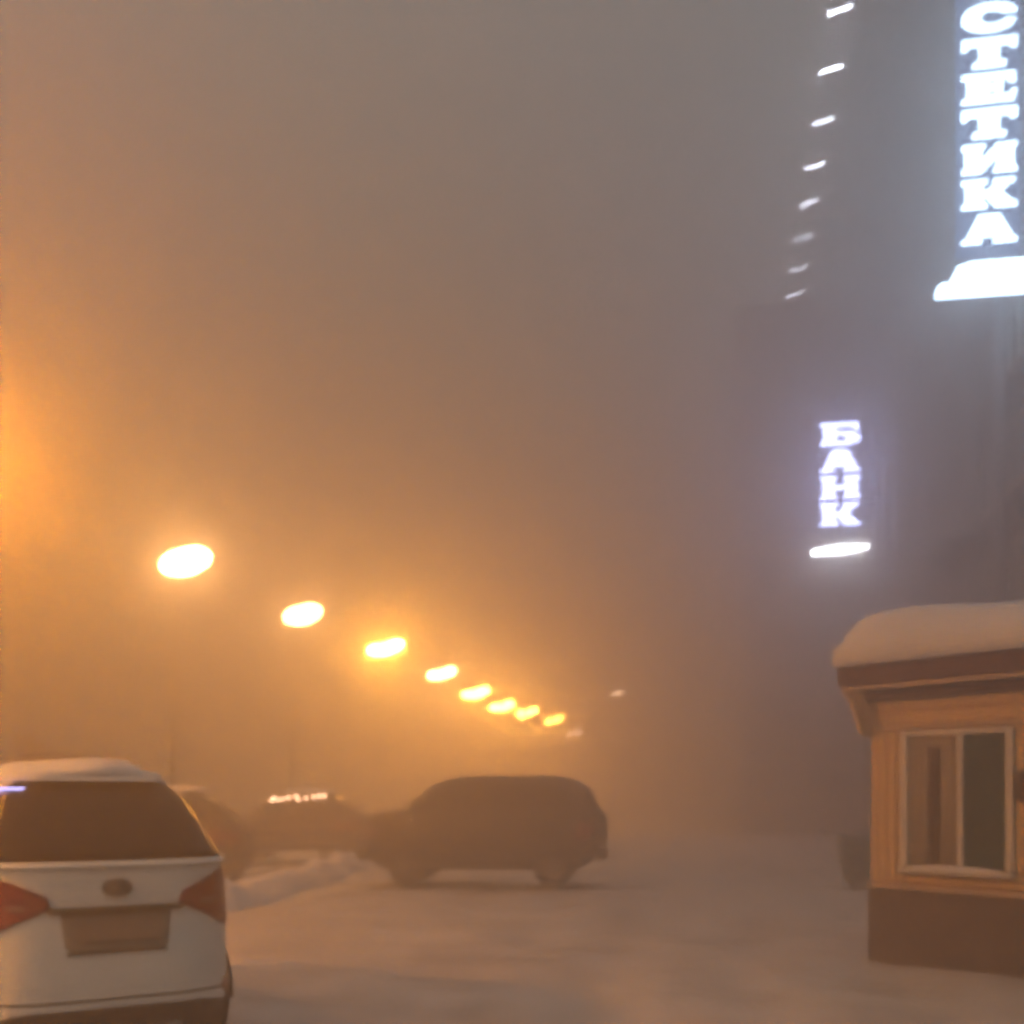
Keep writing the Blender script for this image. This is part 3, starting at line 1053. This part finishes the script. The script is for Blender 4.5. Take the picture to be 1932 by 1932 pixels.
# window
wn = MB()
for a, b in (((WX0 - 0.10, -0.075, WZ0 - 0.02), (WX0, -0.004, WZ1 + 0.07)), ((WX1, -0.075, WZ0 - 0.02), (WX1 + 0.085, -0.004, WZ1 + 0.07)),
             ((WX0 + 0.002, -0.07, WZ1), (WX1 - 0.002, -0.006, WZ1 + 0.07))):
    wn.bbox(a, b, 0.008)
win = wn.build('window', M['frame_white'], kz)
mb = MB()
mb.bbox((WX0 - 0.10, -0.14, WZ0 - 0.075), (WX1 + 0.10, -0.004, WZ0 - 0.024), 0.01)
mb.build('sill', M['frame_white'], win)
mb = MB()
mb.ellipsoid(((WX0 + WX1) / 2, -0.08, WZ0 - 0.024), (0.58, 0.05, 0.05), 18, 6, zmin=-0.1)
mb.build('sill_snow', M['snow'], win, True)
mid = WX0 + 0.62
mb = MB()
mb.bbox((mid - 0.035, -0.065, WZ0), (mid + 0.035, -0.006, WZ1 - 0.002), 0.008)
mb.build('mullion', M['frame_white'], win)
mb = MB()
mb.box((WX0 + 0.002, -0.02, WZ0), (mid - 0.037, -0.006, WZ1 - 0.002))
mb.build('pane', M['curtain'], win)
mb = MB()
mb.bbox((WX0 + 0.235, -0.032, WZ0 + 0.04), (WX0 + 0.375, -0.0205, WZ1 - 0.12), 0.004)
mb.build('curtain_gap', M['board_sign'], win)
for k, xx in enumerate((0.03, 0.10, 0.17, 0.40, 0.46, 0.52)):
    mb = MB()
    mb.tube([(WX0 + xx + 0.02, -0.02, WZ0 + 0.02), (WX0 + xx + 0.03, -0.02, WZ1 - 0.04)], 0.024, 8)
    mb.build('curtain_fold', M['curtain'], win, True)
mb = MB()
mb.box((mid + 0.037, -0.022, WZ0), (WX1 - 0.002, -0.006, WZ1 - 0.002))
mb.build('pane', M['pane_dark'], win)
# dark notice board beside the window
mb = MB()
mb.bbox((WX1 + 0.11, -0.085, 1.80), (WX1 + 0.62, -0.045, 2.12), 0.01)
mb.build('notice_board', M['board_sign'], kz)
# eaves
OV, OS = 0.34, 0.27
mb = MB()
mb.bbox((-OS, -OV, 3.12), (KL + OS, KD + 0.3, 3.34), 0.015)
mb.build('fascia', M['fascia'], kz)
mb = MB()
mb.bbox((-OS + 0.03, -OV + 0.03, 3.065), (KL + OS - 0.05, KD + 0.2, 3.117), 0.01)
mb.build('eave_moulding', M['moulding'], kz)
mb = MB()
mb.bbox((-0.04, -0.16, WT - 0.06), (KL + 0.04, -0.004, 3.062), 0.01)
mb.build('frieze', M['fascia'], kz)
# sloping side soffit of boards from wall to fascia
for k in range(6):
    y0 = -0.22 + k * 0.36
    mb = MB()
    a = [(-0.006, y0, 2.56), (-0.006, y0 + 0.34, 2.56), (-OS + 0.08, y0 + 0.34, 3.08), (-OS + 0.08, y0, 3.08)]
    mb.add([(p[0], p[1], p[2]) for p in a] + [(p[0] - 0.03, p[1], p[2] - 0.02) for p in a],
           [(0, 1, 2, 3), (7, 6, 5, 4), (0, 1, 5, 4), (1, 2, 6, 5), (2, 3, 7, 6), (3, 0, 4, 7)])
    mb.build('soffit_board', M['wall_board'], kz)
for k in range(4):
    mb = MB()
    x0 = -0.22 + k * 0.055
    mb.tube([(x0, -0.27 + 0.02 * k, 3.08), (x0 + 0.16, -0.06, 2.62)], 0.018, 6)
    mb.build('bracket_slat', M['moulding'], kz)
# snow cap
mb = MB()
NX, NY = 44, 34
vs_, fs = [], []
X0, X1, Y0, Y1 = -OS - 0.02, KL + OS + 0.05, -OV - 0.06, KD + 0.36
for lay in (0, 1):
    for j in range(NY + 1):
        for i in range(NX + 1):
            u, v = 2 * i / NX - 1, 2 * j / NY - 1
            u, v = math.sin(u * math.pi / 2) * 0.35 + u * 0.65, math.sin(v * math.pi / 2) * 0.35 + v * 0.65
            cx, cyy = (X0 + X1) / 2 + u * (X1 - X0) / 2, (Y0 + Y1) / 2 + v * (Y1 - Y0) / 2
            du, dv = (1 - abs(u)) * (X1 - X0) / 2, (1 - abs(v)) * (Y1 - Y0) / 2
            fx = min(1, du / 0.55)
            fy = min(1, dv / 0.6)
            e = max(0, 1 - (1 - fx) ** 3.0) ** 0.42 * max(0, 1 - (1 - fy) ** 3.0) ** 0.42
            z = 3.345 + (0.66 - 0.10 * max(0, cx - 0.5) + 0.06 * noise.noise(V(cx * 0.9, cyy * 0.9, 2))) * e + 0.03 * noise.noise(V(cx * 4, cyy * 4, 7)) * e
            if lay == 0:
                z = 3.342
            elif max(abs(u), abs(v)) > 0.999:
                z = 3.56
            vs_.append((cx, cyy, z))
m = NX + 1
B = m * (NY + 1)
for j in range(NY):
    for i in range(NX):
        q = (j * m + i, j * m + i + 1, (j + 1) * m + i + 1, (j + 1) * m + i)
        fs.append(q[::-1])
        fs.append(tuple(k + B for k in q))
ed = [(0, i) for i in range(m)] + [(j, NX) for j in range(1, NY + 1)] + [(NY, i) for i in range(NX - 1, -1, -1)] + [(j, 0) for j in range(NY - 1, 0, -1)]
for k in range(len(ed)):
    a, b = ed[k], ed[(k + 1) % len(ed)]
    ia, ib = a[0] * m + a[1], b[0] * m + b[1]
    fs.append((ia, ib, ib + B, ia + B))
mb.add(vs_, fs)
mb.build('snow_cap', M['snow'], kz, True)

# ------------------------------------------------------------------ bluish bin behind the kiosk corner
bn = empty('waste_bin', (7.35, 22.4, 0), math.radians(-10))
tag(bn, 'dim bluish grey waste bin beside the left corner of the kiosk', 'bin')
mb = MB()
t0, t1 = 0.55, 0.68
mb.add([(-t0, -.4, .1), (t0, -.4, .1), (t0, .4, .1), (-t0, .4, .1), (-t1, -.48, 1.0), (t1, -.48, 1.0), (t1, .48, 1.0), (-t1, .48, 1.0)],
       [(0, 3, 2, 1), (4, 5, 6, 7), (0, 1, 5, 4), (1, 2, 6, 5), (2, 3, 7, 6), (3, 0, 4, 7)])
for x in (-0.3, 0.0, 0.3):
    mb.tube([(x, -.41, .12), (x * 1.2, -.49, .98)], 0.03, 6)
mb.build('body', M['bin'], bn)
mb = MB()
mb.bbox((-0.72, -.53, 1.004), (0.72, .53, 1.06), 0.02)
mb.build('lid', M['bin'], bn)
for x in (-0.42, 0.42):
    for y_ in (-0.28, 0.28):
        mb = MB()
        mb.tube([(x - 0.03, y_, 0.07), (x + 0.03, y_, 0.07)], 0.075, 12)
        mb.build('castor', M['rubber'], bn)

# ------------------------------------------------------------------ the freezing fog
mb = MB()
mb.box((-330, -60, -1.4), (330, 345, BH + 1.6))
hz = bpy.data.materials.new('haze')
hz.use_nodes = True
t = hz.node_tree
t.nodes.clear()
o = t.nodes.new('ShaderNodeOutputMaterial')
pv = t.nodes.new('ShaderNodeVolumePrincipled')
pv.inputs['Color'].default_value = (0.93, 0.92, 0.91, 1)
pv.inputs['Density'].default_value = FOG_DENSITY
pv.inputs['Anisotropy'].default_value = FOG_G
pv.inputs['Density Attribute'].default_value = ''
pv.inputs['Temperature Attribute'].default_value = ''
hz.cycles.homogeneous_volume = True
t.links.new(pv.outputs[0], o.inputs['Volume'])
ho = mb.build('haze', hz)
tag(ho, kind='stuff')
